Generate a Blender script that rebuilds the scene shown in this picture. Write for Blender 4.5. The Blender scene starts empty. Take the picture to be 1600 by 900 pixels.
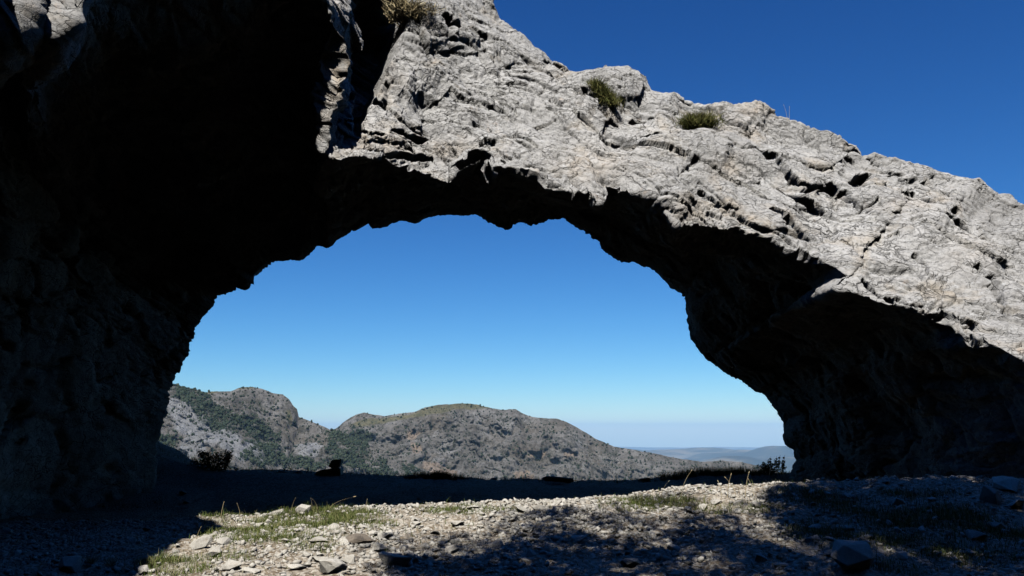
import bpy, bmesh, math, random
import numpy as np
from mathutils import Vector, Matrix

random.seed(7)
rng = np.random.default_rng(11)
SC = bpy.context.scene
COL = SC.collection
TH = math.atan((672 - 450) / 1331.0)          # camera pitch
F = 1331.0                                     # focal length in photo pixels (1600 wide)
CT, ST = math.cos(TH), math.sin(TH)
SUN_EL, SUN_AZ = math.radians(56), math.radians(15)   # azimuth: left of straight behind the camera
SUN = np.array([-math.sin(SUN_AZ) * math.cos(SUN_EL), -math.cos(SUN_AZ) * math.cos(SUN_EL), math.sin(SUN_EL)])


# ------------------------------------------------------------------ helpers
def U(px, py, Y):
    """photo pixel + forward distance -> world point (camera at the origin)"""
    a = (np.asarray(px, float) - 800) / F
    b = (450 - np.asarray(py, float)) / F
    dy = CT - b * ST
    dz = ST + b * CT
    k = np.asarray(Y, float) / dy
    return np.stack([a * k, dy * k, dz * k], -1)


def PX(P):
    P = np.asarray(P)
    d = P[..., 1] * CT + P[..., 2] * ST
    d = np.where(d < .05, .05, d)
    u = -P[..., 1] * ST + P[..., 2] * CT
    return 800 + F * P[..., 0] / d, 450 - F * u / d


_perm = rng.permutation(1024).astype(np.int32)
_perm = np.concatenate([_perm, _perm, _perm])
_g = rng.normal(size=(1024, 3))
_g = (_g / np.linalg.norm(_g, axis=1)[:, None]).astype(np.float32)
_r = rng.random((1024, 8)).astype(np.float32)


def _h(ix, iy, iz):
    return _perm[_perm[_perm[ix & 1023] + (iy & 1023)] + (iz & 1023)]


def noise(P, f=1.0, seed=0):
    P = np.asarray(P, np.float32) * np.float32(f) + np.float32(seed * 17.31 + 200)
    i = np.floor(P).astype(np.int32)
    t = P - i
    w = t * t * t * (t * (t * 6 - 15) + 10)
    out = np.zeros(P.shape[0], np.float32)
    for dx in (0, 1):
        wx = w[:, 0] if dx else 1 - w[:, 0]
        for dy in (0, 1):
            wy = w[:, 1] if dy else 1 - w[:, 1]
            for dz in (0, 1):
                wz = w[:, 2] if dz else 1 - w[:, 2]
                g = _g[_h(i[:, 0] + dx, i[:, 1] + dy, i[:, 2] + dz)]
                d = g[:, 0] * (t[:, 0] - dx) + g[:, 1] * (t[:, 1] - dy) + g[:, 2] * (t[:, 2] - dz)
                out += wx * wy * wz * d
    return out * 1.6


def fbm(P, f, oct=4, seed=0, gain=.5):
    a, s = 1.0, 0
    for k in range(oct):
        s = s + a * noise(P, f * 2.03 ** k, seed + k)
        a *= gain
    return s


def facets(Q, seed=0):
    """voronoi blocks: (random tilted plane per block, edge distance, random per block)"""
    Q = np.asarray(Q, np.float32) + np.float32(seed * 13.7 + 300)
    c = np.floor(Q).astype(np.int32)
    n = len(Q)
    b1 = np.full(n, 9., np.float32); b2 = np.full(n, 9., np.float32)
    bid = np.zeros(n, np.int32); bv = np.zeros((n, 3), np.float32)
    for dx in (-1, 0, 1):
        for dy in (-1, 0, 1):
            for dz in (-1, 0, 1):
                cc = c + np.array([dx, dy, dz], np.int32)
                h = _h(cc[:, 0], cc[:, 1], cc[:, 2])
                v = Q - (cc + _r[h, :3] * .9 + .05)
                d = np.sqrt((v * v).sum(1))
                m = d < b1
                b2 = np.where(m, b1, np.minimum(b2, d))
                b1 = np.where(m, d, b1)
                bid = np.where(m, h, bid)
                bv[m] = v[m]
    pl = (bv * _g[(bid * 7 + 3) & 1023]).sum(1)
    return pl, b2 - b1, _r[bid, 5]


def mesh_obj(name, verts, faces, mat, parent=None, smooth=False):
    """faces: int array (n,k) or list of such arrays"""
    me = bpy.data.meshes.new(name)
    verts = np.asarray(verts, np.float32)
    fl = faces if isinstance(faces, list) else [faces]
    fl = [np.asarray(f, np.int32) for f in fl if len(f)]
    loops = np.concatenate([f.ravel() for f in fl])
    tot = np.concatenate([np.full(len(f), f.shape[1], np.int32) for f in fl])
    st = np.concatenate([[0], np.cumsum(tot)[:-1]]).astype(np.int32)
    me.vertices.add(len(verts)); me.vertices.foreach_set("co", verts.ravel())
    me.loops.add(len(loops)); me.loops.foreach_set("vertex_index", loops)
    me.polygons.add(len(tot)); me.polygons.foreach_set("loop_start", st); me.polygons.foreach_set("loop_total", tot)
    if smooth:
        me.polygons.foreach_set("use_smooth", np.ones(len(tot), bool))
    me.update(calc_edges=True); me.validate()
    if mat: me.materials.append(mat)
    o = bpy.data.objects.new(name, me); COL.objects.link(o)
    if parent: o.parent = parent
    return o


def attr(o, name, vals):
    a = o.data.attributes.new(name, 'FLOAT', 'POINT')
    a.data.foreach_set("value", np.asarray(vals, np.float32))


def tag(o, label, cat, group=None):
    o["label"] = label; o["category"] = cat
    if group: o["group"] = group
    return o


def kind(o, k):
    o["kind"] = k
    return o


def empty(name, loc):
    o = bpy.data.objects.new(name, None); o.location = loc; COL.objects.link(o)
    o.empty_display_size = .2
    return o


def grid_faces(nu, nv, wrap=False):
    i = np.arange(nu - 1)[:, None]; j = np.arange(nv if wrap else nv - 1)[None, :]
    j2 = (j + 1) % nv
    return np.stack(np.broadcast_arrays(i * nv + j, (i + 1) * nv + j, (i + 1) * nv + j2, i * nv + j2), -1).reshape(-1, 4)


# ------------------------------------------------------------------ materials
class NT:
    def __init__(s, name):
        s.m = bpy.data.materials.new(name); s.m.use_nodes = True
        s.t = s.m.node_tree; s.t.nodes.clear()
        s.out = s.n('ShaderNodeOutputMaterial'); s.b = s.n('ShaderNodeBsdfPrincipled')
        s.l(s.b.outputs[0], s.out.inputs[0])
        s.b.inputs['Roughness'].default_value = .95
        s.b.inputs['Specular IOR Level'].default_value = .15
        s.co = s.n('ShaderNodeTexCoord').outputs['Object']

    def n(s, t, **kw):
        x = s.t.nodes.new(t)
        for k, v in kw.items(): setattr(x, k, v)
        return x

    def l(s, a, b): s.t.links.new(a, b)

    def noise(s, scale, detail=6, rough=.6, dist=0.0, co=None):
        x = s.n('ShaderNodeTexNoise')
        x.inputs['Scale'].default_value = scale; x.inputs['Detail'].default_value = detail
        x.inputs['Roughness'].default_value = rough; x.inputs['Distortion'].default_value = dist
        s.l(co or s.co, x.inputs['Vector']); return x.outputs['Fac']

    def voro(s, scale, feature='F1', co=None, out='Distance'):
        x = s.n('ShaderNodeTexVoronoi', feature=feature); x.inputs['Scale'].default_value = scale
        s.l(co or s.co, x.inputs['Vector']); return x.outputs[out]

    def scaled(s, v, rot=(0, 0, 0)):
        x = s.n('ShaderNodeMapping'); x.inputs['Scale'].default_value = v; x.inputs['Rotation'].default_value = rot
        s.l(s.co, x.inputs['Vector']); return x.outputs[0]

    def ramp(s, fac, stops):
        x = s.n('ShaderNodeValToRGB'); e = x.color_ramp.elements
        while len(e) < len(stops): e.new(.5)
        for q, (p, c) in zip(e, stops):
            q.position = p; q.color = (c, c, c, 1) if isinstance(c, (int, float)) else (*c, 1)
        s.l(fac, x.inputs[0]); return x.outputs[0]

    def mix(s, fac, a, b, mode='MIX'):
        x = s.n('ShaderNodeMix', data_type='RGBA', blend_type=mode)
        for v, i in ((fac, 0), (a, 6), (b, 7)):
            if isinstance(v, (int, float)): x.inputs[i].default_value = v
            elif isinstance(v, tuple): x.inputs[i].default_value = (*v, 1)
            else: s.l(v, x.inputs[i])
        return x.outputs[2]

    def attr(s, name):
        x = s.n('ShaderNodeAttribute'); x.attribute_name = name; return x.outputs['Fac']

    def math(s, op, a, b=0.0):
        x = s.n('ShaderNodeMath', operation=op)
        for v, i in ((a, 0), (b, 1)):
            if isinstance(v, (int, float)): x.inputs[i].default_value = v
            else: s.l(v, x.inputs[i])
        return x.outputs[0]

    def bump(s, h, strength, dist, prev=None):
        x = s.n('ShaderNodeBump'); x.inputs['Strength'].default_value = strength; x.inputs['Distance'].default_value = dist
        s.l(h, x.inputs['Height'])
        if prev: s.l(prev, x.inputs['Normal'])
        return x.outputs[0]

    def done(s, color, normal=None):
        if isinstance(color, tuple): s.b.inputs['Base Color'].default_value = (*color, 1)
        else: s.l(color, s.b.inputs['Base Color'])
        if normal: s.l(normal, s.b.inputs['Normal'])
        return s.m


def mat_rock():
    s = NT('limestone')
    st = s.scaled((1.0, 1.6, 2.6), (0, math.radians(-38), 0))
    big = s.noise(.35, 5, .6)
    med = s.noise(2.2, 8, .7, .6)
    fine = s.noise(14, 6, .75)
    c = s.ramp(big, [(.3, (.33, .318, .30)), (.5, (.455, .44, .416)), (.7, (.55, .533, .505))])
    # dark lichen films and speckle
    li = s.ramp(s.noise(3.1, 9, .78, .4, st), [(.49, 0.0), (.68, .6)])
    c = s.mix(li, c, (.155, .15, .145))
    sp = s.ramp(fine, [(.5, 0.0), (.66, .85)])
    c = s.mix(sp, c, (.13, .128, .125))
    # buff and rusty stains
    bu = s.ramp(s.noise(.8, 6, .65, .3, s.scaled((1, 1, 1.3), (.3, .9, .2))), [(.54, 0.0), (.72, .7)])
    c = s.mix(bu, c, (.46, .38, .28))
    ru = s.ramp(s.noise(1.7, 7, .7, .5, s.scaled((1.3, 1, 1), (.9, .2, .5))), [(.63, 0.0), (.75, .6)])
    c = s.mix(ru, c, (.38, .25, .15))
    stn = s.math('MULTIPLY', s.attr('stain'), s.ramp(s.noise(2.6, 7, .7), [(.36, .1), (.6, .85)]))
    c = s.mix(stn, c, (.45, .355, .25))
    # pale broken spots
    wh = s.ramp(s.noise(5.2, 8, .8, .2, s.scaled((1, 1, 1.5), (.2, .4, .9))), [(.55, 0.0), (.64, .8)])
    c = s.mix(wh, c, (.56, .555, .54))
    # dark hairline cracks
    wn = s.n('ShaderNodeTexNoise'); wn.inputs['Scale'].default_value = 2.5; wn.inputs['Detail'].default_value = 5
    s.l(s.co, wn.inputs['Vector'])
    wv = s.n('ShaderNodeVectorMath', operation='MULTIPLY_ADD'); wv.inputs[1].default_value = (.5, .5, .5)
    s.l(wn.outputs['Color'], wv.inputs[0]); s.l(s.co, wv.inputs[2])
    def net(sc, v, rot, width, scale_mask, lo, hi):
        mp = s.n('ShaderNodeMapping'); mp.inputs['Scale'].default_value = v; mp.inputs['Rotation'].default_value = rot
        s.l(wv.outputs[0], mp.inputs['Vector'])
        e = s.ramp(s.voro(sc, 'DISTANCE_TO_EDGE', mp.outputs[0]), [(0.0, 1.0), (width, 0.0)])
        return s.math('MULTIPLY', e, s.ramp(s.noise(scale_mask, 4, .6), [(lo, 0.0), (hi, 1.0)]))
    k1 = net(.9, (1.0, 1.2, 2.6), (.1, -.66, .1), .022, .7, .42, .56)
    k2 = net(2.4, (1.0, 1.2, 2.2), (.2, -.5, .3), .035, 1.1, .44, .6)
    k3 = net(6.0, (1.0, 1.1, 1.7), (.4, -.8, .2), .06, 1.6, .45, .62)
    kk = s.math('MAXIMUM', k1, s.math('MAXIMUM', s.math('MULTIPLY', k2, .85), s.math('MULTIPLY', k3, .35)))
    c = s.mix(s.math('MULTIPLY', kk, .55), c, (.11, .103, .092))
    n0 = s.bump(s.math('SUBTRACT', 1.0, kk), .9, .05)
    n = s.bump(med, .25, .1, n0)
    n = s.bump(fine, .6, .03, n)
    n = s.bump(s.voro(11, 'F1'), .25, .03, n)
    return s.done(c, n)


def mat_ground():
    s = NT('stony_earth')
    a = s.noise(1.3, 7, .65)
    b = s.noise(22, 5, .7)
    c = s.ramp(a, [(.35, (.16, .12, .08)), (.5, (.25, .2, .14)), (.65, (.37, .32, .245))])
    v = s.ramp(s.voro(26, 'F1', out='Color'), [(.35, 0.0), (.75, .9)])
    c = s.mix(v, c, (.56, .505, .42))
    c = s.mix(s.ramp(b, [(.5, 0.0), (.7, .6)]), c, (.12, .09, .065))
    gr = s.attr('grass')
    c = s.mix(s.math('MULTIPLY', gr, s.ramp(s.noise(9, 4), [(.35, .2), (.6, .9)])), c, (.075, .085, .025))
    n = s.bump(s.voro(24, 'F1'), .8, .04)
    n = s.bump(b, .6, .02, n)
    return s.done(c, n)


def mat_stone(name, ca, cb):
    s = NT(name)
    oi = s.n('ShaderNodeObjectInfo')
    rnd = s.math('ADD', s.math('MULTIPLY', oi.outputs['Random'], .35), s.math('MULTIPLY', s.attr('tone'), .5))
    c = s.ramp(s.noise(7, 6, .7), [(.35, ca), (.65, cb)])
    c = s.mix(rnd, c, (.26, .235, .2))
    c = s.mix(s.ramp(s.noise(28, 5, .7), [(.52, 0.0), (.7, .6)]), c, (.2, .185, .16))
    c = s.mix(s.ramp(s.noise(3, 4), [(.58, 0.0), (.7, .5)]), c, (.36, .26, .17))
    return s.done(c, s.bump(s.noise(30, 6, .75), .6, .02))


def mat_leaf(name, a, b, c):
    s = NT(name)
    col = s.ramp(s.attr('tone'), [(0.0, a), (.5, b), (1.0, c)])
    s.b.inputs['Roughness'].default_value = .75
    return s.done(col)


def mat_mountain():
    s = NT('mountain_limestone')
    st = s.scaled((1, 1, .45))
    c = s.ramp(s.noise(.012, 9, .7, .5, st), [(.32, (.12, .106, .088)), (.48, (.228, .207, .178)), (.6, (.32, .297, .264)), (.75, (.44, .418, .38))])
    c = s.mix(s.ramp(s.noise(.05, 8, .75, .4, st), [(.48, 0.0), (.6, .85)]), c, (.07, .07, .05))
    c = s.mix(s.ramp(s.noise(.008, 5, .6), [(.52, 0.0), (.68, .45)]), c, (.2, .16, .11))
    c = s.mix(s.attr('pale'), c, s.ramp(s.noise(.035, 8, .75, .3, st), [(.35, (.2, .195, .185)), (.55, (.44, .435, .42))]))
    c = s.mix(s.attr('buff'), c, s.ramp(s.noise(.05, 7, .7), [(.35, (.28, .2, .14)), (.6, (.5, .38, .27))]))
    c = s.mix(s.attr('meadow'), c, s.ramp(s.noise(.06, 6, .7), [(.35, (.1, .105, .055)), (.6, (.24, .21, .11))]))
    fo = s.math('MULTIPLY', s.attr('forest'), s.ramp(s.noise(.04, 6, .7), [(.35, .35), (.55, .95)]))
    c = s.mix(fo, c, s.ramp(s.noise(.11, 5, .7), [(.35, (.018, .027, .016)), (.65, (.05, .066, .034))]))
    n = s.bump(s.noise(.045, 9, .8, 0, st), 1.0, 22)
    return s.done(c, n)


def mat_plain():
    s = NT('far_farmland')
    c = s.ramp(s.noise(.0006, 6, .65), [(.38, (.018, .026, .022)), (.5, (.035, .038, .028)), (.62, (.16, .13, .085))])
    c = s.mix(s.ramp(s.voro(.0012, 'F1', out='Color'), [(.7, 0.0), (.95, .5)]), c, (.22, .19, .14))
    return s.done(c)


def mat_bark():
    s = NT('bark')
    c = s.ramp(s.noise(6, 6, .7, 0, s.scaled((3, 3, .6))), [(.35, (.06, .048, .038)), (.65, (.16, .135, .11))])
    return s.done(c, s.bump(s.noise(8, 6, .7, 0, s.scaled((3, 3, .6))), .8, .05))


ROCK = mat_rock(); GROUND = mat_ground()
STONE = mat_stone('pale_stone', (.54, .495, .42), (.75, .71, .62))
DARKSTONE = mat_stone('brown_stone', (.16, .13, .1), (.27, .22, .17))
GRASS = mat_leaf('grass_blades', (.05, .075, .015), (.12, .155, .036), (.36, .3, .15))
STRAW = mat_leaf('dry_straw', (.34, .26, .13), (.5, .4, .22), (.6, .52, .32))
LEAF = mat_leaf('leaves', (.022, .038, .014), (.045, .065, .022), (.075, .095, .035))
HEDGEHOG = mat_leaf('spiny_cushion', (.05, .05, .015), (.11, .125, .03), (.23, .2, .07))
FARTREE = mat_leaf('far_trees', (.016, .026, .014), (.032, .045, .024), (.06, .07, .04))
MOUNT = mat_mountain(); PLAIN = mat_plain(); BARK = mat_bark()


# ------------------------------------------------------------------ local ground
_gy = [-520, -430, -60, -12, 0, 6, 9, 12, 13.8, 15.4, 18, 21, 24, 27, 28.6, 30, 34, 60, 300, 1500, 2700]
_gzv = [398, 390, 45, -.6, -1.62, -1.56, -1.5, -1.36, -1.26, -1.62, -1.95, -1.95, -1.72, -1.48, -1.46, -1.75, -4, -22, -190, -740, -1300]  # steep hillside behind the camera is added, unseen, to block the low sky
_ed = np.array([(150, 640), (240, 688), (262, 700), (300, 722), (340, 734), (440, 735), (520, 742), (640, 744), (850, 750), (1000, 750), (1050, 744), (1090, 738),
                (1140, 736), (1200, 737), (1250, 739), (1500, 735)], float)
_edx = U(_ed[:, 0], _ed[:, 1], 28)[:, 0]
_edz = U(_ed[:, 0], _ed[:, 1], 28)[:, 2] - (-1.46)


def gz(x, y, detail=True):
    x = np.asarray(x, float); y = np.asarray(y, float)
    z = np.interp(y, _gy, _gzv)
    z = z + .058 * np.clip(x + 3, -3, 8) * np.exp(-((y - 13.8) / 2.2) ** 2)
    z = z + np.interp(x, _edx, _edz) * np.exp(-np.maximum(np.abs(y - 28) - .8, 0) ** 2 / 3.0)
    z = z + np.minimum(1.25 * np.maximum(x - 10.5, 0), 400) * np.clip((14 - y) / 6, 0, 1)  # unseen slope added on the right to keep sky fill off the shaded rock
    z = np.minimum(z, 400)
    P = np.stack([x.ravel(), y.ravel(), np.zeros(x.size)], -1)
    far = np.clip((np.hypot(P[:, 0], P[:, 1]) - 25) / 300, 0, 1)
    z = z + (.07 * fbm(P, .45, 3, 31)).reshape(x.shape) + (far * 30 * fbm(P, .006, 4, 37)).reshape(x.shape)
    if detail:
        z = z + (.035 * fbm(P, 2.3, 3, 41)).reshape(x.shape)
    return z


GP = [  # grass patches in the lit and shaded ground: px, py, rx, ry, weight
    (450, 815, 130, 16, 1.0), (520, 803, 90, 8, 1.0), (390, 835, 80, 16, .8), (270, 888, 60, 16, 1.0), (480, 845, 60, 18, .35), (720, 800, 90, 6, .7), (1030, 788, 90, 8, 1.0),
    (1000, 795, 60, 6, .7), (1250, 772, 60, 8, .6), (1450, 810, 110, 22, .8), (1440, 772, 70, 8, .7), (1390, 845, 60, 14, .8), (1150, 795, 80, 8, .5), (330, 800, 30, 10, .6), (1330, 800, 60, 14, .5),
    (1540, 850, 90, 40, .7), (1320, 830, 90, 26, .6), (1440, 880, 90, 18, .6), (1300, 785, 70, 10, .7), (560, 820, 60, 12, .4), (350, 870, 50, 12, .4), (1130, 738, 70, 8, .0)]


def grass_w(x, y):
    z = gz(x, y, False)
    px, py = PX(np.stack([x, y, z], -1))
    w = np.zeros_like(px)
    for a, b, c, d, k in GP:
        w = np.maximum(w, k * np.clip(1.35 - ((px - a) / c) ** 2 - ((py - b) / d) ** 2, 0, 1))
    w = np.where((y > 7.5) & (y < 16.5), w, 0)
    P = np.stack([x, y, z * 0], -1)
    return np.clip(w * np.clip(.75 + 1.2 * noise(P, 1.3, 51), 0, 1.2), 0, 1)


def lines(core, step, out, ratio=1.16):
    a, b = core
    c = list(np.arange(a, b, step))
    v, s = b, step
    hi = []
    while v < out[1]: hi.append(v); s *= ratio; v += s
    v, s = a, step; lo = []
    while v > out[0]: s *= ratio; v -= s; lo.append(v)
    return np.array(lo[::-1] + c + hi)


gx = lines((-8.5, 11), .05, (-1500, 1500)); gyl = lines((8.2, 15.6), .035, (-520, 2700), 1.06)
GX, GY = np.meshgrid(gx, gyl, indexing='ij')
GZ = gz(GX, GY)
_near = (GY > 7.5) & (GY < 30) & (np.abs(GX) < 14)
Pn = np.stack([GX[_near], GY[_near], GZ[_near]], -1)
pl, ed, rn = facets(Pn * 5.5, 3)
GZ[_near] += .035 * (rn - .4) * np.clip(ed * 3, 0, 1) + .03 * pl
gw = np.zeros_like(GX); gw[_near] = grass_w(GX[_near], GY[_near])
ground = mesh_obj('ground', np.stack([GX, GY, GZ], -1).reshape(-1, 3), grid_faces(len(gx), len(gyl)), GROUND, smooth=True)
attr(ground, 'grass', gw.ravel())
kind(ground, 'structure')

# ------------------------------------------------------------------ the rock arch
W = 'w'
O_K = [(-2, W, -45, 26, -9), (-1, W, -25, 25, -7)] + [(t, px, py, Y) for t, px, py, Y in [
    (0, 232, 860, 24), (.6, 243, 760, 24), (1, 247, 690, 24), (1.3, 256, 655, 24), (1.6, 262, 625, 24), (2, 269, 600, 24), (2.3, 272, 587, 24), (2.6, 286, 572, 24), (3, 301, 535, 24), (3.2, 303, 512, 24),
    (3.5, 315, 493, 24), (4, 350, 460, 24), (4.3, 370, 449, 23.8), (4.45, 386, 453, 23.7), (4.6, 394, 441, 23.6), (5, 430, 412, 23.5), (5.2, 455, 404, 23.5), (5.3, 466, 406, 23.5), (5.6, 496, 381, 23.3),
    (5.8, 513, 387, 23.2), (6.2, 548, 366, 23), (6.5, 576, 349, 23), (6.57, 582, 358, 22.9), (6.75, 598, 356, 22.9), (6.85, 622, 347, 22.9), (7, 650, 351, 22.8), (7.2, 668, 342, 22.8), (7.4, 692, 338, 22.7), (7.8, 746, 337, 22.5),
    (8, 762, 349, 22), (8.2, 790, 360, 21.8), (8.4, 815, 352, 21.8), (8.6, 831, 355, 21.8), (8.8, 850, 348, 22), (9, 880, 341, 22), (9.3, 912, 363, 22.3), (9.5, 938, 377, 22.5), (9.62, 946, 391, 22.6),
    (9.8, 965, 403, 22.8), (10, 1000, 414, 23), (10.15, 1016, 417, 23), (10.3, 1031, 428, 23.2), (10.6, 1050, 448, 23.4), (11, 1070, 464, 23.8), (11.4, 1071, 500, 24), (11.7, 1079, 530, 24), (12, 1101, 556, 24),
    (12.4, 1131, 580, 24), (12.8, 1166, 598, 24), (12.9, 1180, 611, 24), (13.1, 1190, 614, 24), (13.4, 1206, 634, 24), (13.7, 1224, 660, 24), (14, 1226, 686, 24), (14.3, 1234, 702, 24), (14.6, 1244, 719, 24), (14.75, 1237, 730, 24),
    (15, 1232, 748, 24), (15.5, 1245, 800, 24), (16, 1255, 870, 24)]] + [(17, W, 25, 24, -7), (18, W, 45, 24, -9)]
L_K = [(-2, W, -45, -2, -9), (-1, W, -24, -2, -5), (0, W, -9, .5, -2.6), (1, W, -7, 2.5, 2.5), (2, W, -5.2, 4.5, 5.6), (2.8, W, -5.25, 7.5, 6.3)] + [
    (3.1, -70, -70, 10), (3.2, -25, 44, 10.1), (3.26, 10, 56, 10.0), (3.32, 42, 44, 10.1), (3.36, 50, -40, 10.2), (3.42, 62, -45, 10.3), (3.45, 66, 48, 10.3), (3.55, 92, 58, 10.3), (3.62, 122, 34, 10.3), (3.66, 134, -50, 10.3), (4, 190, -110, 11)] + [(4.6, W, -4.6, 11.6, 7.4)] + [
    (5, 470, -60, 13.6), (5.06, 500, -10, 14.2), (5.12, 516, 20, 14.4), (5.3, 524, 70, 14.6), (5.42, 522, 110, 14.7), (5.5, 510, 155, 14.7), (5.6, 503, 188, 14.7), (5.7, 507, 212, 14.8), (5.8, 498, 238, 14.8), (6, 520, 251, 14.8),
    (6.3, 560, 248, 15), (6.6, 600, 256, 15.4), (6.8, 625, 268, 15.6), (7, 655, 273, 15.8), (7.3, 702, 287, 16), (7.38, 712, 264, 16.2), (7.6, 746, 257, 16.3), (7.72, 758, 276, 16), (8, 800, 268, 16.3), (8.2, 836, 276, 16.2),
    (8.35, 850, 292, 16), (8.7, 900, 304, 16), (9, 937, 320, 15.9), (9.2, 955, 303, 16.2), (9.5, 1000, 303, 16.3), (9.75, 1036, 312, 16.2), (9.9, 1042, 335, 16), (10.3, 1060, 352, 16), (10.8, 1120, 357, 16),
    (11.3, 1200, 372, 16), (11.5, 1225, 392, 16), (11.7, 1262, 405, 15.9), (11.95, 1305, 418, 15.8), (12.1, 1328, 432, 15.7), (12.2, 1304, 452, 15.5), (12.4, 1340, 458, 15.5), (12.7, 1385, 476, 15.3), (12.9, 1420, 482, 15.2),
    (13.3, 1490, 508, 15), (13.5, 1515, 536, 14.8), (13.7, 1560, 545, 14.6), (14.2, 1620, 572, 14.4), (15, 1730, 690, 14), (15.5, 1780, 760, 13.8), (16, 1850, 860, 13.5)] + [
    (17, W, 28, 13, -7), (18, W, 48, 13, -9)]
R_K = [(-2, W, -50, 12, -7), (-1, W, -30, 12, 12), (0, W, -18, 10, 11), (3, W, -15, 14, 12.5), (4.5, W, -9, 17, 16), (5, W, -6.5, 18, 14)] + [(t, px, py, 20) for t, px, py in [
    (5.4, 640, -150), (5.8, 695, -90), (6.2, 745, -35), (6.5, 772, 2), (6.62, 780, 30), (6.8, 795, 42), (7, 812, 52), (7.2, 835, 72), (7.4, 862, 90), (7.5, 875, 93), (7.7, 893, 110), (7.9, 920, 116), (8.05, 932, 110), (8.2, 955, 104),
    (8.4, 985, 107), (8.6, 1003, 117), (8.75, 1022, 136), (8.9, 1040, 142), (9.05, 1058, 140), (9.2, 1070, 148), (9.35, 1085, 162), (9.6, 1112, 170), (9.8, 1150, 164), (10, 1180, 163), (10.1, 1196, 161), (10.25, 1220, 179),
    (10.6, 1260, 192), (11, 1310, 207), (11.3, 1345, 222), (11.45, 1360, 236), (11.55, 1372, 236), (11.7, 1390, 244), (11.8, 1406, 247), (12, 1440, 262), (12.2, 1465, 273), (12.5, 1518, 282), (12.6, 1530, 280), (12.7, 1540, 292),
    (12.8, 1556, 308), (12.95, 1577, 308), (13.05, 1590, 322), (13.3, 1615, 330), (14, 1720, 390), (15, 1900, 490), (16, 2150, 660)]] + [(17, W, 34, 18, -5), (18, W, 50, 18, -9)]


def keys(K):
    t = np.array([k[0] for k in K], float)
    P = np.array([k[2:] if k[1] == W else U(k[1], k[2], k[3]) for k in K], float)
    return t, P


def sample(K, t):
    tk, P = keys(K)
    return np.stack([np.interp(t, tk, P[:, i]) for i in range(3)], -1)


tt = np.concatenate([np.linspace(-2, 0, 30)[:-1], np.linspace(0, 3, 130)[:-1], np.linspace(3, 4, 210)[:-1], np.linspace(4, 4.6, 40)[:-1], np.linspace(4.6, 6, 210)[:-1], np.linspace(6, 13.6, 720)[:-1], np.linspace(13.6, 16, 120)[:-1], np.linspace(16, 18, 20)])
Lp, Op, Rp = sample(L_K, tt), sample(O_K, tt), sample(R_K, tt)
nF, nU, nB = 250, 200, 46


def bez(A, C, B, n, ease=False):
    s = np.linspace(0, 1, n + 1)[:-1]
    s = s[None, :, None]
    return A[:, None] * (1 - s) ** 2 + 2 * C[:, None] * s * (1 - s) + B[:, None] * s ** 2


lf = np.clip((5 - tt) / 1.5, 0, 1)[:, None]            # 1 on the left mass
cF = (Rp + Lp) / 2 + np.array([0, -.25, .35])
cU = (Lp + Op) / 2 + np.array([0, 0, .35]) + lf * np.array([-4.2, 0, .9])
ctr = np.array([-1.1, 24, .6])
rad = Op - ctr; rad[:, 1] = 0; rad /= np.linalg.norm(rad, axis=1)[:, None] + 1e-6
O2 = Op * (1 + 12.0 / Op[:, 1:2]) + rad * 1.3; O2[:, 2] = np.where(tt < 0, Op[:, 2] - 1, np.where(tt > 16, Op[:, 2] - 1, O2[:, 2]))
Bp = Rp + np.array([0, 16, -1.5]); Bp[:, 2] = np.maximum(Bp[:, 2], np.minimum(O2[:, 2] + 2.2, Rp[:, 2] / Rp[:, 1] * Bp[:, 1] * .93))
S = np.concatenate([bez(Rp, cF, Lp, nF), bez(Lp, cU, Op, nU), bez(Op, (Op + O2) / 2 + rad * -.1, O2, 14), bez(O2, (O2 + Bp) / 2 + np.array([0, 1.5, 0]), Bp, 18), bez(Bp, (Bp + Rp) / 2 + np.array([0, 0, .5]), Rp, 14)], 1)
nu, nv = S.shape[:2]
sec = np.concatenate([np.zeros(nF), np.ones(nU), np.full(nB, 2)])
sF = np.concatenate([np.linspace(0, 1, nF), np.linspace(1, 2, nU), np.linspace(2, 3, nB)])
du = np.gradient(S, axis=0); dv = np.roll(S, -1, 1) - np.roll(S, 1, 1)
N = np.cross(du, dv)
for _ in range(6):
    N = (N + np.roll(N, 1, 1) + np.roll(N, -1, 1)) / 3
    N[1:-1] = (N[1:-1] + N[:-2] + N[2:]) / 3
N /= np.linalg.norm(N, axis=2)[..., None] + 1e-9
cc = S.mean(1, keepdims=True)
if ((S - cc) * N).sum() < 0: N = -N
P = S.reshape(-1, 3); N = N.reshape(-1, 3)
SF = np.tile(sF, nu)
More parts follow.
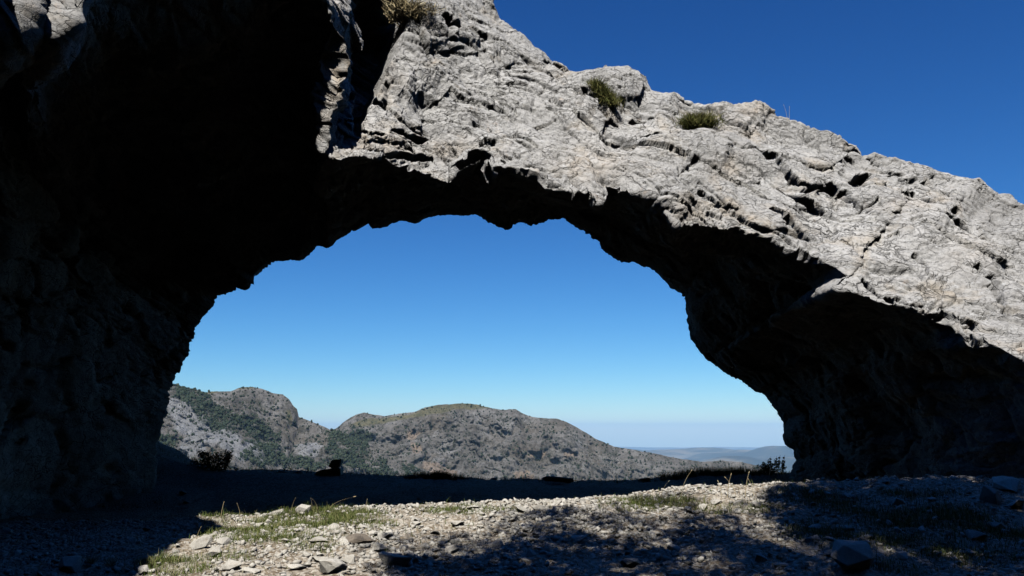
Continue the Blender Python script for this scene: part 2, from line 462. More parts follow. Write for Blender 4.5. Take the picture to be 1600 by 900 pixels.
# bedding runs down to the right
a = math.radians(-36)
Q = np.stack([P[:, 0] * math.cos(a) + P[:, 2] * -math.sin(a) * -1, P[:, 1], P[:, 0] * -math.sin(a) + P[:, 2] * math.cos(a)], -1)
Qw = Q + .25 * np.stack([noise(P, .9, 61), noise(P, .9, 62), noise(P, .9, 63)], -1)
near_O = np.exp(-((SF - 2) / .18) ** 2)
near_R = np.exp(-(np.minimum(SF, 3 - SF) / .04) ** 2)
quiet = 1 - .75 * near_O - .55 * near_R
px, py = PX(P)
crumb = np.exp(-((px - 680) / 150) ** 2 - ((py - 215) / 60) ** 2) + np.exp(-((px - 1180) / 220) ** 2 - ((py - 365) / 40) ** 2)
D = .34 * fbm(P, .3, 3, 5) * quiet
D0 = D.copy()
SLOT = np.zeros(len(P))
for sc, amp, sd in ((np.array([.42, .5, .8]), .17, 1), (np.array([1.1, 1.3, 2.2]), .085, 2), (np.array([3.0, 3.6, 5.6]), .055, 3), (np.array([7.5, 9, 13]), .024, 4)):
    pl, ed, rn = facets(Qw * sc, sd)
    mod = np.clip(.55 + 1.0 * noise(P, .5, 70 + sd), .12, 1.3) * (1 if sd < 2 else .75 + .9 * crumb)
    D += amp * mod * (pl * 1.15 + (rn - .5) * .45) * (1 - .6 * near_O if sd < 3 else 1) * (1 - .4 * near_R if sd < 2 else 1)
    crack = np.clip(1 - ed / (.10 + .05 * sd), 0, 1) * np.clip(noise(P, 1.1, 80 + sd) * 2 + .1, 0, 1)
    D -= amp * .8 * crack
for sc, amp, sd in ((np.array([.22, .5, 1.5]), .135, 5), (np.array([.5, 1.2, 4.2]), .042, 6)):
    pl, ed, rn = facets(Qw * sc, sd)
    mod = np.clip(.35 + 1.3 * noise(P, .35, 95 + sd), 0, 1.2) * (1 - .7 * near_O)
    D += amp * mod * ((rn - .5) * 1.2 + pl * .5 - .9 * np.clip(1 - ed / .07, 0, 1))
D += (.016 + .03 * np.clip(crumb, 0, 1)) * fbm(P, 3.0, 4, 9, .6)

GR = [([(616, -10), (612, 20), (603, 55), (590, 92), (577, 130), (568, 165), (562, 200)], [26, 24, 20, 15, 11, 8, 5], 1.7),
      ([(1178, 236), (1215, 250), (1232, 266), (1262, 286), (1300, 288), (1325, 298), (1350, 322)], [4, 6, 7, 8, 7, 5, 4], .45),
      ([(1337, 278), (1350, 272), (1363, 266)], [9, 11, 7], .45), ([(1421, 301), (1460, 317), (1493, 332)], [4, 6, 4], .32),
      ([(1356, 320), (1386, 331), (1402, 337)], [4, 6, 4], .35), ([(1466, 336), (1490, 348), (1512, 353)], [6, 8, 5], .4), ([(1208, 324), (1236, 345), (1264, 364)], [4, 6, 5], .32),
      ([(1520, 428), (1544, 454), (1577, 498)], [5, 7, 4], .38), ([(1472, 478), (1498, 498), (1525, 512)], [4, 6, 6], .35), ([(1345, 438), (1383, 459), (1444, 472)], [3, 5, 4], .3),
      ([(1425, 402), (1442, 420), (1462, 435)], [4, 5, 3], .25), ([(848, 97), (868, 106), (884, 116)], [2, 4, 4], .3), ([(695, 24), (710, 40), (726, 50)], [5, 7, 4], .35),
      ([(628, 196), (650, 203), (674, 206)], [5, 7, 4], .35), ([(600, 246), (640, 238), (676, 242)], [5, 7, 5], .4), ([(912, 142), (945, 165), (975, 186)], [3, 5, 3], .3),
      ([(1395, 262), (1420, 272), (1450, 288)], [3, 4, 3], .22), ([(990, 178), (1004, 186), (1020, 178)], [3, 4, 3], .25), ([(560, 195), (580, 200), (604, 205)], [4, 5, 3], .3),
      ([(1510, 285), (1526, 290), (1536, 302)], [4, 6, 3], .35), ([(1095, 300), (1120, 318), (1150, 326)], [3, 4, 3], .22), ([(1000, 205), (1030, 212), (1042, 216)], [2, 3, 2], .2)]
px, py = PX(P)
face = SF < 1.02
jx, jy = px + 6 * noise(P, 1.6, 91) + 4 * noise(P, 6, 93), py + 6 * noise(P, 1.6, 92) + 4 * noise(P, 6, 94)
for pts, wd, dep in GR:
    best = np.zeros(len(P))
    for k in range(len(pts) - 1):
        A = np.array(pts[k], float); B = np.array(pts[k + 1], float); d = B - A
        s = np.clip(((jx - A[0]) * d[0] + (jy - A[1]) * d[1]) / (d @ d), 0, 1)
        r = np.hypot(jx - A[0] - s * d[0], jy - A[1] - s * d[1]) / (wd[k] * (1 - s) + wd[k + 1] * s)
        best = np.maximum(best, np.clip(2.0 - r * (1.5 if dep > 1 else 2.4), 0, 1))
    if dep > 1: D0 -= np.where(face, dep * .8 * best, 0)
    D -= np.where(face, dep * .8 * best, 0)
# two bosses that catch the sun at the top-left, and one on the left wall's edge
up = np.array([.12, 0, 1.0]) - N * (N @ np.array([.12, 0, 1.0]))[:, None]
up /= np.linalg.norm(up, axis=1)[:, None] + 1e-6
shear = np.where(SF < 1.05, np.clip(D - D0, -.5, .4), 0)
V = P + N * D[:, None] + up * (SLOT - .30 * shear)[:, None]
rock_arch = mesh_obj('rock_arch', V, grid_faces(nu, nv, True), ROCK)
tag(rock_arch, 'huge pale grey limestone arch, sunlit on its upper face, black underneath', 'rock arch')
ST_ = [(530, 120, 26, 95, 1.0), (590, 218, 60, 26, .8), (545, 190, 30, 40, .8), (925, 250, 62, 36, .6), (1150, 200, 45, 14, .5), (1175, 172, 32, 10, .6), (1085, 335, 60, 16, .5), (1140, 262, 30, 14, .5), (700, 225, 60, 16, .5), (1420, 320, 40, 18, .4), (620, 110, 30, 20, .35), (1520, 400, 40, 30, .3)]
w_ = np.zeros(len(P))
for a_, b_, c_, d_, k_ in ST_: w_ = np.maximum(w_, k_ * np.exp(-(((jx - a_) / c_) ** 2 + ((jy - b_) / d_) ** 2)))
attr(rock_arch, 'stain', w_ * (SF < 1.06))
ARCH_V = V[face]; ARCH_PX = np.stack(PX(ARCH_V), -1)


def on_arch(x, y):
    d = np.hypot(ARCH_PX[:, 0] - x, ARCH_PX[:, 1] - y)
    c = np.argsort(d)[:40]
    c = c[d[c] < d[c[0]] + 4]
    return ARCH_V[c[np.argmin(ARCH_V[c, 1])]]


# ------------------------------------------------------------------ stones
def stone_mesh(name, seed, flat=.6, n=16, mat=STONE):
    r = np.random.default_rng(seed)
    p = r.normal(size=(n, 3)); p /= np.linalg.norm(p, axis=1)[:, None]
    p *= r.uniform(.75, 1.0, (n, 1)) * np.array([1, r.uniform(.6, .95), flat])
    bm = bmesh.new()
    for q in p: bm.verts.new(q)
    bmesh.ops.convex_hull(bm, input=bm.verts)
    for v in [v for v in bm.verts if not v.link_faces]: bm.verts.remove(v)
    bmesh.ops.bevel(bm, geom=list(bm.edges), offset=.025, segments=1, affect='EDGES', clamp_overlap=True)
    bmesh.ops.triangulate(bm, faces=bm.faces)
    bmesh.ops.subdivide_edges(bm, edges=[e for e in bm.edges if e.calc_length() > .35], cuts=2, use_grid_fill=True)
    bmesh.ops.triangulate(bm, faces=bm.faces)
    bm.verts.ensure_lookup_table()
    co = np.array([v.co for v in bm.verts])
    d = .05 * fbm(co, 3.0, 3, seed)
    for v, k in zip(bm.verts, d): v.co *= 1 + k
    me = bpy.data.meshes.new(name); bm.to_mesh(me); bm.free()
    me.materials.append(mat)
    return me


SM = [stone_mesh('stone', 100 + k, .45 + .07 * (k % 5), 12 + k % 7) for k in range(14)]


def put_stone(name, me, x, y, s, label, cat, group=None, rot=None, sink=.28, z=None):
    o = bpy.data.objects.new(name, me); COL.objects.link(o)
    o.scale = s if isinstance(s, tuple) else (s, s, s)
    o.rotation_euler = rot or (random.uniform(-.25, .25), random.uniform(-.25, .25), random.uniform(0, 6.28))
    sz = o.scale[2]
    zz = float(gz(np.array([x]), np.array([y]))[0]) + sz * .55 * (1 - 2 * sink) if z is None else z
    o.location = (x, y, zz)
    tag(o, label, cat, group)
    return o


def gpt(px, py):
    """first ground point under a pixel"""
    d = U(px, py, 1.0)
    ys = np.arange(5, 32, .02)
    zs = gz(ys * d[0], ys)
    k = np.argmax(ys * d[2] <= zs)
    return float(ys[k] * d[0]), float(ys[k])


taken = []


def sprinkle(n, box, smin, smax, label, group, near=None):
    c = 0; tries = 0
    while c < n and tries < 6000:
        tries += 1
        px = random.uniform(box[0], box[2]); py = random.uniform(box[1], box[3])
        if near and not near(px, py): continue
        x, y = gpt(px, py)
        if y > 31: continue
        s = smin + (smax - smin) * random.random() ** 2.2
        if any((x - a) ** 2 + (y - b) ** 2 < (.75 * (s + q)) ** 2 for a, b, q in taken): continue
        taken.append((x, y, s))
        put_stone('stone', random.choice(SM), x, y, (s, s * random.uniform(.7, 1.1), s * random.uniform(.55, 1.0)), label, 'stone', group)
        c += 1


def special(name, px, py, s, seed, label, cat='stone', flat=.6, rot=None, sink=.2, mat=STONE):
    x, y = gpt(px, py); taken.append((x, y, max(s)))
    return put_stone(name, stone_mesh(name, seed, flat, 14, mat), x, y, s, label, cat, None, rot, sink)


special('boulder', 1335, 893, (.30, .26, .34), 201, 'rounded grey boulder in tree shade, cut by the bottom edge of the picture', 'boulder', .7, (.05, .1, .4), .1)
special('rock_slab', 560, 853, (.24, .2, .16), 202, 'brown tilted rock slab with a dark hollow under its front edge', 'rock', .45, (.35, .05, .3), .1, DARKSTONE)
special('stone', 592, 862, (.12, .1, .12), 203, 'upright pale stone just in front of the brown tilted slab')
special('stone', 112, 893, (.19, .15, .2), 204, 'grey stone beside the dry thistle in the dark corner', rot=(.2, .2, 1))
special('stone', 222, 896, (.17, .12, .1), 205, 'white flat stone beside the green grass at the bottom of the picture')
special('stone', 312, 858, (.19, .12, .15), 206, 'pale slanted stone at the edge between deep shadow and sunlit grass', rot=(.1, -.5, .3))
special('stone', 474, 803, (.15, .12, .15), 207, 'white pointed stone standing at the grassy edge before the dark hollow', flat=.9)
special('stone', 432, 805, (.17, .12, .1), 208, 'low white stone in the grass left of the pointed stone')
special('stone', 520, 893, (.3, .2, .16), 209, 'broad white flat stone lying at the bottom of the lit path')
special('stone', 620, 885, (.28, .18, .2), 210, 'dark stone at the start of the tree shade, beside white flat stones')
special('stone', 360, 890, (.17, .14, .13), 211, 'pale squarish stone in bare soil below the sunlit grass')
special('stone', 1545, 785, (.34, .22, .26), 212, 'long grey stone leaning in the dark ground below the right foot of the arch', rot=(.2, .5, .6))
special('stone', 1585, 795, (.2, .15, .16), 213, 'small stone with a lit top at the right edge of the picture')
special('boulder', 1577, 766, (.32, .24, .22), 214, 'dim grey boulder under the right foot of the arch', 'boulder')
special('stone', 985, 885, (.17, .13, .12), 215, 'small buff stone in the middle of the tree shade')

# the dark block on a flat base, and the long slab, on the far rim
x, y = gpt(516, 738)
b = U(516, 742, 27.6)
def prism(name, ring, dep, bev):
    bm = bmesh.new()
    lo = [bm.verts.new((p[0], -dep, p[1])) for p in ring]; hi = [bm.verts.new((p[0] * .95 + .02, dep, p[1] * .95)) for p in ring]
    bm.faces.new(lo); bm.faces.new(hi[::-1])
    for i in range(len(ring)): bm.faces.new((lo[i], hi[i], hi[(i + 1) % len(ring)], lo[(i + 1) % len(ring)]))
    bmesh.ops.recalc_face_normals(bm, faces=bm.faces)
    bmesh.ops.bevel(bm, geom=list(bm.edges), offset=bev, segments=2, affect='EDGES')
    bmesh.ops.triangulate(bm, faces=bm.faces)
    me = bpy.data.meshes.new(name); bm.to_mesh(me); bm.free(); me.materials.append(STONE)
    return me


put_stone('pedestal_rock', prism('pedestal_rock', [(-.46, -.25), (-.44, .1), (-.33, .19), (-.1, .23), (.1, .26), (.33, .27), (.36, .24), (.37, -.25)], .32, .02), b[0], 27.6, 1.0, 'squared base rock under the tilted block on the dark rim', 'rock', None, (0, 0, .06), z=b[2] - .04)
b2 = U(524, 726, 27.6)
put_stone('tilted_block', prism('tilted_block', [(-.09, -.14), (-.19, -.07), (-.1, .11), (-.06, .13), (.21, .14), (.22, .1), (.17, -.06), (.1, -.14)], .15, .015), b2[0], 27.6, 1.0, 'small tilted block of rock balanced on the base rock, dark against the forest', 'rock', None, (0, 0, 0), z=b2[2] + .03)
b3 = U(874, 747, 27.4)
put_stone('rock_slab', stone_mesh('rock_slab', 222, .5, 18), b3[0], 27.4, (.72, .4, .26), 'long low slab lying on the dark rim before the grey mountain', 'rock', None, (0, .1, .05), z=b3[2] - .05)
for q in ((440, 736), (470, 738), (640, 744), (770, 747), (1010, 748)):
    b4 = U(q[0], q[1], 27.7)
    put_stone('stone', random.choice(SM), b4[0], 27.7, (.3, .2, .16), 'low stone half sunk in the dark rim under the arch', 'stone', 'low stones along the dark rim', z=b4[2] - .06)

lit = lambda a, b: b > 800 + (600 - a) * .0 and (b > 845 - (a - 330) * .35 if a < 460 else True)
sprinkle(60, (320, 806, 690, 898), .05, .17, 'pale angular stone among the rubble of the sunlit path', 'loose stones on the sunlit path', lit)
sprinkle(45, (620, 780, 1240, 800), .05, .16, 'whitish stone along the sunlit crest before the dark hollow', 'stones along the sunlit crest')
sprinkle(14, (1230, 768, 1480, 790), .05, .13, 'small stone on the crest below the right foot of the arch', 'stones on the right end of the crest')
sprinkle(60, (660, 815, 1590, 898), .04, .17, 'grey stone lying in the dappled tree shade', 'stones in the tree shade')
sprinkle(24, (10, 770, 300, 890), .07, .3, 'dark stone in the deep shadow at the foot of the left wall', 'stones in deep shadow on the left')

# fine rubble: one mass
base = []
for me in SM[:8]:
    bm = bmesh.new(); bm.from_mesh(me)
    bmesh.ops.convex_hull(bm, input=bm.verts)
    bm.free()


def hull_lo(seed):
    r = np.random.default_rng(seed); p = r.normal(size=(9, 3)); p /= np.linalg.norm(p, axis=1)[:, None]
    p *= np.array([1, r.uniform(.6, 1), r.uniform(.4, .8)])
    bm = bmesh.new()
    for q in p: bm.verts.new(q)
    bmesh.ops.convex_hull(bm, input=bm.verts)
    for v in [v for v in bm.verts if not v.link_faces]: bm.verts.remove(v)
    bm.verts.index_update(); bm.verts.ensure_lookup_table()
    co = np.array([v.co[:] for v in bm.verts]); fa = np.array([[v.index for v in f.verts] for f in bm.faces if len(f.verts) == 3])
    bm.free(); return co, fa


HL = [hull_lo(400 + k) for k in range(24)]


def merge(parts):
    vs, fs, ts, o = [], [], [], 0
    for v, f, t in parts:
        vs.append(v); fs.append(f + o); ts.append(np.full(len(v), t)); o += len(v)
    return np.concatenate(vs), np.concatenate(fs), np.concatenate(ts)


def rotm(r):
    q = r.normal(size=4); q /= np.linalg.norm(q); w, x, y, z = q
    return np.array([[1 - 2 * (y * y + z * z), 2 * (x * y - z * w), 2 * (x * z + y * w)], [2 * (x * y + z * w), 1 - 2 * (x * x + z * z), 2 * (y * z - x * w)], [2 * (x * z - y * w), 2 * (y * z + x * w), 1 - 2 * (x * x + y * y)]])


n = 60000
X = rng.uniform(-7, 10.5, n); Y = rng.uniform(8.6, 15.2, n) ; Zg = gz(X, Y)
dens = np.clip(.55 + .9 * noise(np.stack([X, Y, X * 0], -1), .9, 53), 0.05, 1) * (1 - .7 * grass_w(X, Y))
qx, qy = PX(np.stack([X, Y, Zg], -1))
dens *= np.where((qx > 560) & (qx < 1250) & (qy < 850), 1.5, 1.0)
dens *= np.where((qx < 330), .3, 1) * np.where(qx > 1240, .25, 1)
kp = (rng.random(n) < dens) & (qx > -60) & (qx < 1660)
parts = []
for x, y, z in zip(X[kp], Y[kp], Zg[kp]):
    s = .012 + .055 * rng.random() ** 2.8
    v, f = HL[rng.integers(24)]
    m = rotm(rng)
    vv = v @ m.T * s; vv[:, 2] *= .75
    parts.append((vv + np.array([x, y, z + s * .25]), f, rng.random()))
v, f, t = merge(parts)
rub = mesh_obj('rubble', v, f, STONE); attr(rub, 'tone', t); kind(rub, 'stuff')


# ------------------------------------------------------------------ grass and plants
def blades(X, Y, Z, h, bend, w, r, seg=3, dirs=None):
    """curved tapering blades; returns verts, quads, tone"""
    n = len(X)
    az = r.uniform(0, 2 * np.pi, n) if dirs is None else dirs
    s = np.linspace(0, 1, seg + 1)
    cx = X[:, None] + np.cos(az)[:, None] * (bend[:, None] * s ** 2 + 0)
    cy = Y[:, None] + np.sin(az)[:, None] * (bend[:, None] * s ** 2)
    cz = Z[:, None] + h[:, None] * (s - .25 * (bend / np.maximum(h, 1e-4))[:, None].clip(0, 1.5) * s ** 2)
    ww = w[:, None] * (1 - .85 * s)
    a2 = az + np.pi / 2 + r.uniform(-.6, .6, n)
    ox, oy = np.cos(a2)[:, None] * ww, np.sin(a2)[:, None] * ww
    A = np.stack([cx - ox, cy - oy, cz], -1); B = np.stack([cx + ox, cy + oy, cz], -1)
    V = np.stack([A, B], 2).reshape(n, -1, 3)
    k = V.shape[1]
    q = np.array([[2 * i, 2 * i + 1, 2 * i + 3, 2 * i + 2] for i in range(seg)])
    Fc = (np.arange(n)[:, None, None] * k + q[None]).reshape(-1, 4)
    tone = np.repeat(np.clip(r.beta(1.6, 1.9, n), 0, 1), k)
    return V.reshape(-1, 3), Fc, tone


n = 600000
X = rng.uniform(-7, 11, n); Y = rng.uniform(8.6, 16, n)
g = grass_w(X, Y); kp = rng.random(n) < g * .9 + .008
X, Y = X[kp], Y[kp]; Z = gz(X, Y) - .005; n = len(X)
h = rng.uniform(.03, .11, n) * (1 + .6 * (rng.random(n) < .08))
v, f, t = blades(X, Y, Z, h, h * rng.uniform(.2, 1.0, n), rng.uniform(.0022, .005, n), rng)
gr = mesh_obj('grass', v, f, GRASS); attr(gr, 'tone', t); kind(gr, 'stuff')

# rough grass fringe along the dark rim
n = 9000
qx = np.concatenate([rng.uniform(240, 1260, 3500), rng.normal(1120, 60, 3500), rng.normal(685, 22, 2000)])
Y = rng.uniform(27.2, 28.8, n); X = (qx - 800) / F * Y * .985
Z = gz(X, Y) - .02
h = rng.uniform(.05, .16, n) * np.where(np.abs(qx - 1120) < 90, 1.9, 1) * np.where(np.abs(qx - 685) < 40, 1.5, 1)
v, f, t = blades(X, Y, Z, h, h * rng.uniform(.1, .7, n), rng.uniform(.004, .01, n), rng)
gr2 = mesh_obj('rim_grass', v, f, GRASS); attr(gr2, 'tone', t); kind(gr2, 'stuff')


def tuft(name, at, n, hgt, spread, mat, label, cat, lean=(0, 0, 1), group=None, droop=.3, width=.006, axis=None):
    """a cushion of stiff needles radiating from its base"""
    r = np.random.default_rng(int(abs(at[0]) * 991 + abs(at[2]) * 77) + n)
    d = r.normal(size=(n, 3)); d[:, 2] = np.abs(d[:, 2]) + .15
    d = d / np.linalg.norm(d, axis=1)[:, None] + np.array(lean) * .35
    d /= np.linalg.norm(d, axis=1)[:, None]
    base = r.normal(size=(n, 3)) * spread * np.array([.5, .4, .18])
    if axis is not None: base = base + np.array(axis) * r.uniform(-.5, .5, (n, 1))
    L = hgt * r.uniform(.55, 1.05, n)
    s = np.array([0, .5, 1.0])
    C = base[:, None] + d[:, None] * (L[:, None] * s)[..., None]
    C[..., 2] -= (droop * L[:, None] * s ** 2)
    sd = np.cross(d, r.normal(size=(n, 3))); sd /= np.linalg.norm(sd, axis=1)[:, None]
    wv = width * (1 - .8 * s)
    A = C - sd[:, None] * wv[None, :, None]; B = C + sd[:, None] * wv[None, :, None]
    V = np.stack([A, B], 2).reshape(n, 6, 3)
    q = np.array([[0, 1, 3, 2], [2, 3, 5, 4]])
    Fc = (np.arange(n)[:, None, None] * 6 + q[None]).reshape(-1, 4)
    o = mesh_obj(name, V.reshape(-1, 3), Fc, mat)
    attr(o, 'tone', np.repeat(r.random(n), 6))
    o.location = tuple(at)
    tag(o, label, cat, group)
    return o


p = on_arch(1092, 196)
tuft('cushion_plant', p + np.array([0, -.08, -.02]), 2800, .36, .36, HEDGEHOG, 'round olive green cushion plant, the lower of two on the arch ridge', 'plant', droop=.15, width=.006)
p1 = on_arch(924, 124); p2 = on_arch(957, 160); p = (p1 + p2) / 2
tuft('cushion_plant', p + np.array([0, -.1, -.1]), 2400, .24, .16, HEDGEHOG, 'slanting green tussock in the cleft beside the round bare knob of the ridge', 'plant', (.3, -.2, .9), droop=.1, width=.006, axis=p2 - p1)
p = on_arch(630, 27)
tuft('dry_grass_tuft', p + np.array([0, -.1, 0]), 1500, .46, .42, STRAW, 'straw coloured dry grass hanging at the top edge above the dark cleft', 'plant', (0, -.3, 1), droop=.25, width=.009)
p = on_arch(668, 12)
tuft('dry_grass_tuft', p + np.array([0, -.05, -.05]), 260, .26, .25, STRAW, 'small dry grass tuft right of the big straw tuft at the top edge', 'plant', (0, -.2, .6), droop=.5)


def stalk(at, hgt, bend, az, head, label, group=None, name='dry_grass_stalk'):
    """a single dry stem with a seed head"""
    s = np.linspace(0, 1, 8)
    c = np.stack([np.cos(az) * bend * s ** 2, np.sin(az) * bend * s ** 2, hgt * (s - .22 * (bend / hgt) * s ** 2)], -1)
    vs, fs = [], []
    for i, q in enumerate(c):
        r = .0042 * (1 - .5 * s[i])
        for k in range(4): vs.append(q + r * np.array([math.cos(k * 1.571), math.sin(k * 1.571), 0]))
        if i: 
            for k in range(4): fs.append([4 * (i - 1) + k, 4 * (i - 1) + (k + 1) % 4, 4 * i + (k + 1) % 4, 4 * i + k])
    tv, tf = len(vs), []
    d = c[-1] - c[-2]; d /= np.linalg.norm(d)
    sd = np.cross(d, (0, 1, .2)); sd /= np.linalg.norm(sd); up = np.cross(sd, d)
    for j in range(5):
        q = c[-1] + d * head * (j / 4 - .1); r = head * .13 * math.sin(math.pi * (j + .5) / 5)
        for k in range(4): vs.append(q + r * (sd * math.cos(k * 1.571) + up * math.sin(k * 1.571)))
        if j:
            for k in range(4): fs.append([tv + 4 * (j - 1) + k, tv + 4 * (j - 1) + (k + 1) % 4, tv + 4 * j + (k + 1) % 4, tv + 4 * j + k])
    o = mesh_obj(name, vs, np.array(fs), STRAW); attr(o, 'tone', np.full(len(vs), random.uniform(.3, 1)))
    o.location = tuple(at); tag(o, label, 'grass stalk', group)
    return o


def gat(px, py):
    x, y = gpt(px, py); return np.array([x, y, float(gz(np.array([x]), np.array([y]))[0]) - .01])


stalk(gat(412, 802), .26, .06, .3, .035, 'short dry stalk with a seed head at the left end of the lit grass')
stalk(gat(513, 800), .32, .38, .05, .05, 'long dry stalk arching right with a bent head over the dark hollow')
stalk(gat(520, 800), .16, .34, .0, .05, 'lower of the two dry stalks arching right, almost level')
stalk(gat(571, 798), .17, .02, .2, .03, 'single thin stalk right of the two arching stalks')
for q, hh, bb, a in ((308, 838, .0, 0), (312, 832, 0, 0), (345, 812, 0, 0), (375, 810, 0, 0), (387, 804, 0, 0), (398, 802, 0, 0), (455, 802, 0, 0), (488, 802, 0, 0), (497, 800, 0, 0), (306, 850, 0, 0)):
    stalk(gat(q, hh), random.uniform(.14, .28), random.uniform(.02, .1), random.uniform(0, 6.28), .03, 'thin dry stalk in the sunlit grass on the left', 'dry stalks in the left grass')
for q in (1033, 1065, 1128, 1137, 1150, 1165, 1178, 1200, 1208, 1216, 1228, 1236, 1243, 1250):
    stalk(gat(q, 779), random.uniform(.2, .46), random.uniform(.02, .18), random.choice((.2, 2.8, .6, 2.5)), random.uniform(.03, .05), 'thin pale stalk on the crest in front of the right rim', 'dry stalks on the right crest')
for q in (1320, 1440, 1448, 1477, 1480, 1490):
    stalk(gat(q, 776), random.uniform(.18, .42), random.uniform(.02, .08), random.choice((.2, 2.8)), .035, 'thin stalk standing before the black foot of the arch', 'dry stalks under the right foot')
for q in range(12):
    stalk(gat(1400 + q * 7, random.uniform(808, 822)), random.uniform(.15, .3), random.uniform(.02, .06), random.uniform(0, 6.28), .025, 'thin stalk in the shaded grass on the right', 'dry stalks in the shaded grass')
p = on_arch(1231, 186)
stalk(p, .42, .06, 2.8, .04, 'lone dry stalk on the skyline of the arch, leaning left')
stalk(p + np.array([.05, 0, 0]), .36, .02, 0, .04, 'upright twin beside the leaning stalk on the skyline')
# dead thistle and weeds in the dark corner
for (a, b_, nm, lb) in ((142, 888, 'dry_thistle', 'dry star shaped thistle at the bottom of the dark corner'), (172, 892, 'dry_thistle', 'dry straw weed beside the stone, right of the star shaped thistle')):
    tuft(nm, gat(a, b_) + np.array([0, 0, .06]), 90, .13, .03, STRAW, lb, 'plant', droop=.15, width=.0035)
stalk(gat(12, 890), .3, .06, .6, .05, 'weed stalk at the left edge of the picture')
stalk(gat(60, 893), .2, .1, .4, .03, 'leaning dry stem left of the stone in the dark corner')


def leaf_cloud(r, n, size, blobs):
    """leaf quads spread through overlapping blobs"""
    k = r.integers(len(blobs), size=n)
    B = np.array(blobs)[k]
    d = r.normal(size=(n, 3)); d /= np.linalg.norm(d, axis=1)[:, None]
    c = B[:, :3] + d * (B[:, 3] * r.random(n) ** .4)[:, None]
    u = r.normal(size=(n, 3)); u /= np.linalg.norm(u, axis=1)[:, None]
    w = np.cross(u, r.normal(size=(n, 3))); w /= np.linalg.norm(w, axis=1)[:, None]
    s = (size * r.uniform(.6, 1.3, n))[:, None]
    V = np.stack([c - u * s, c + w * s * .5, c + u * s, c - w * s * .5], 1).reshape(-1, 3)
    return V, np.arange(4 * n).reshape(-1, 4), np.repeat(r.random(n), 4)


def tube(path, r0, r1, k=6):
    path = np.array(path, float); n = len(path); vs, fs = [], []
    for i, q in enumerate(path):
        d = path[min(i + 1, n - 1)] - path[max(i - 1, 0)]; d /= np.linalg.norm(d)
        s = np.cross(d, (.3, .9, .1)); s /= np.linalg.norm(s); u = np.cross(s, d)
        rr = r0 + (r1 - r0) * i / (n - 1)
        for j in range(k):
            t = 2 * math.pi * j / k; vs.append(q + rr * (s * math.cos(t) + u * math.sin(t)))
        if i:
            for j in range(k): fs.append([k * (i - 1) + j, k * (i - 1) + (j + 1) % k, k * i + (j + 1) % k, k * i + j])
    return np.array(vs), np.array(fs)


def tubes(lst):
    vs, fs, o = [], [], 0
    for v, f in lst: vs.append(v); fs.append(f + o); o += len(v)
    return np.concatenate(vs), np.concatenate(fs)


def bush(at, w, h, nleaf, label, seed, spiky=0, leaf=.035):
    r = np.random.default_rng(seed)
    root = empty('bush', tuple(at)); tag(root, label, 'bush')
    st, blobs = [], []
    for k in range(11):
        a = r.uniform(0, 6.28); rr = w * .5 * r.random() ** .5
        tip = np.array([math.cos(a) * rr, math.sin(a) * rr * .7, h * (r.uniform(.55, 1.0) - .35 * (rr / (w * .5)) ** 2)])
        st.append(tube([(0, 0, -.05), tip * np.array([.35, .35, .5]), tip], .018, .005, 5))
        blobs += [(*(tip * .72), h * .2), (*(tip * .95), h * .15), (*(tip * np.array([.7, .7, .4])), h * .2)]
    for k in range(spiky):
        a = r.uniform(-.5, .5) * w
        top = np.array([a, r.uniform(-.1, .1), h * r.uniform(.95, 1.4)])
        st.append(tube([(a * .8, 0, .1), top], .008, .003, 4))
        for j in range(4): blobs.append((a * (.85 + .15 * j / 4), 0, h * .5 + (top[2] - h * .5) * j / 4, .05 - .009 * j))
    v, f = tubes(st); mesh_obj('stems', v, f, BARK, root)
    v, f, t = leaf_cloud(r, nleaf, leaf, blobs)
    o = mesh_obj('foliage', v, f, LEAF, root); attr(o, 'tone', t)
    return root


b = U(332, 740, 27.6); bush(b, 1.35, .95, 2600, 'dark leafy bush at the left end of the rim, before the pale crag', 301)
b = U(1203, 742, 27.3); bush(b, 1.25, .46, 1700, 'dark spreading shrub with a few upright twigs, against the blue plain', 302, 5, .028)
b = U(686, 746, 27.6); tuft('grass_clump', b, 900, .26, .34, GRASS, 'low dark grass clump on the rim below the middle mountain', 'plant', width=.008)


# trees behind the camera, which throw the dappled shade
def tree(at, crown_c, crown_r, nleaf, label, seed, nbl=34, hz=.62):
    r = np.random.default_rng(seed)
    z0 = float(gz(np.array([at[0]]), np.array([at[1]]))[0]) - .15
    root = empty('oak_tree', (at[0], at[1], z0)); tag(root, label, 'tree', 'oaks beside the path')
    cc = np.array(crown_c) - np.array([at[0], at[1], z0])
    fork = cc * np.array([.45, .45, .55])
    lst = [tube([(0, 0, 0), fork * np.array([.2, .2, .5]) + np.array([.1, 0, 0]), fork], .26, .17, 9)]
    blobs = []
    for k in range(nbl):
        d = r.normal(size=3); d /= np.linalg.norm(d)
        tip = cc + d * np.array([1, 1, hz]) * crown_r * r.uniform(.35, 1.0)
        mid = fork + (tip - fork) * .5 + np.array([0, 0, .25]) + r.normal(size=3) * .2
        lst.append(tube([fork, mid, tip], .09, .015, 5))
        blobs.append((*tip, crown_r * r.uniform(.12, .25)))
        blobs.append((*(mid * .4 + tip * .6), crown_r * r.uniform(.1, .18)))
    v, f = tubes(lst); mesh_obj('trunk', v, f, BARK, root)
    v, f, t = leaf_cloud(r, nleaf, .075, blobs)
    o = mesh_obj('crown', v, f, LEAF, root); attr(o, 'tone', t)


def crown_for(px, py, Hh):
    """crown centre that throws its shadow on this ground pixel, at height Hh above it"""
    x, y = gpt(px, py); z = float(gz(np.array([x]), np.array([y]))[0])
    return np.array([x, y, z]) + SUN * (Hh / SUN[2])


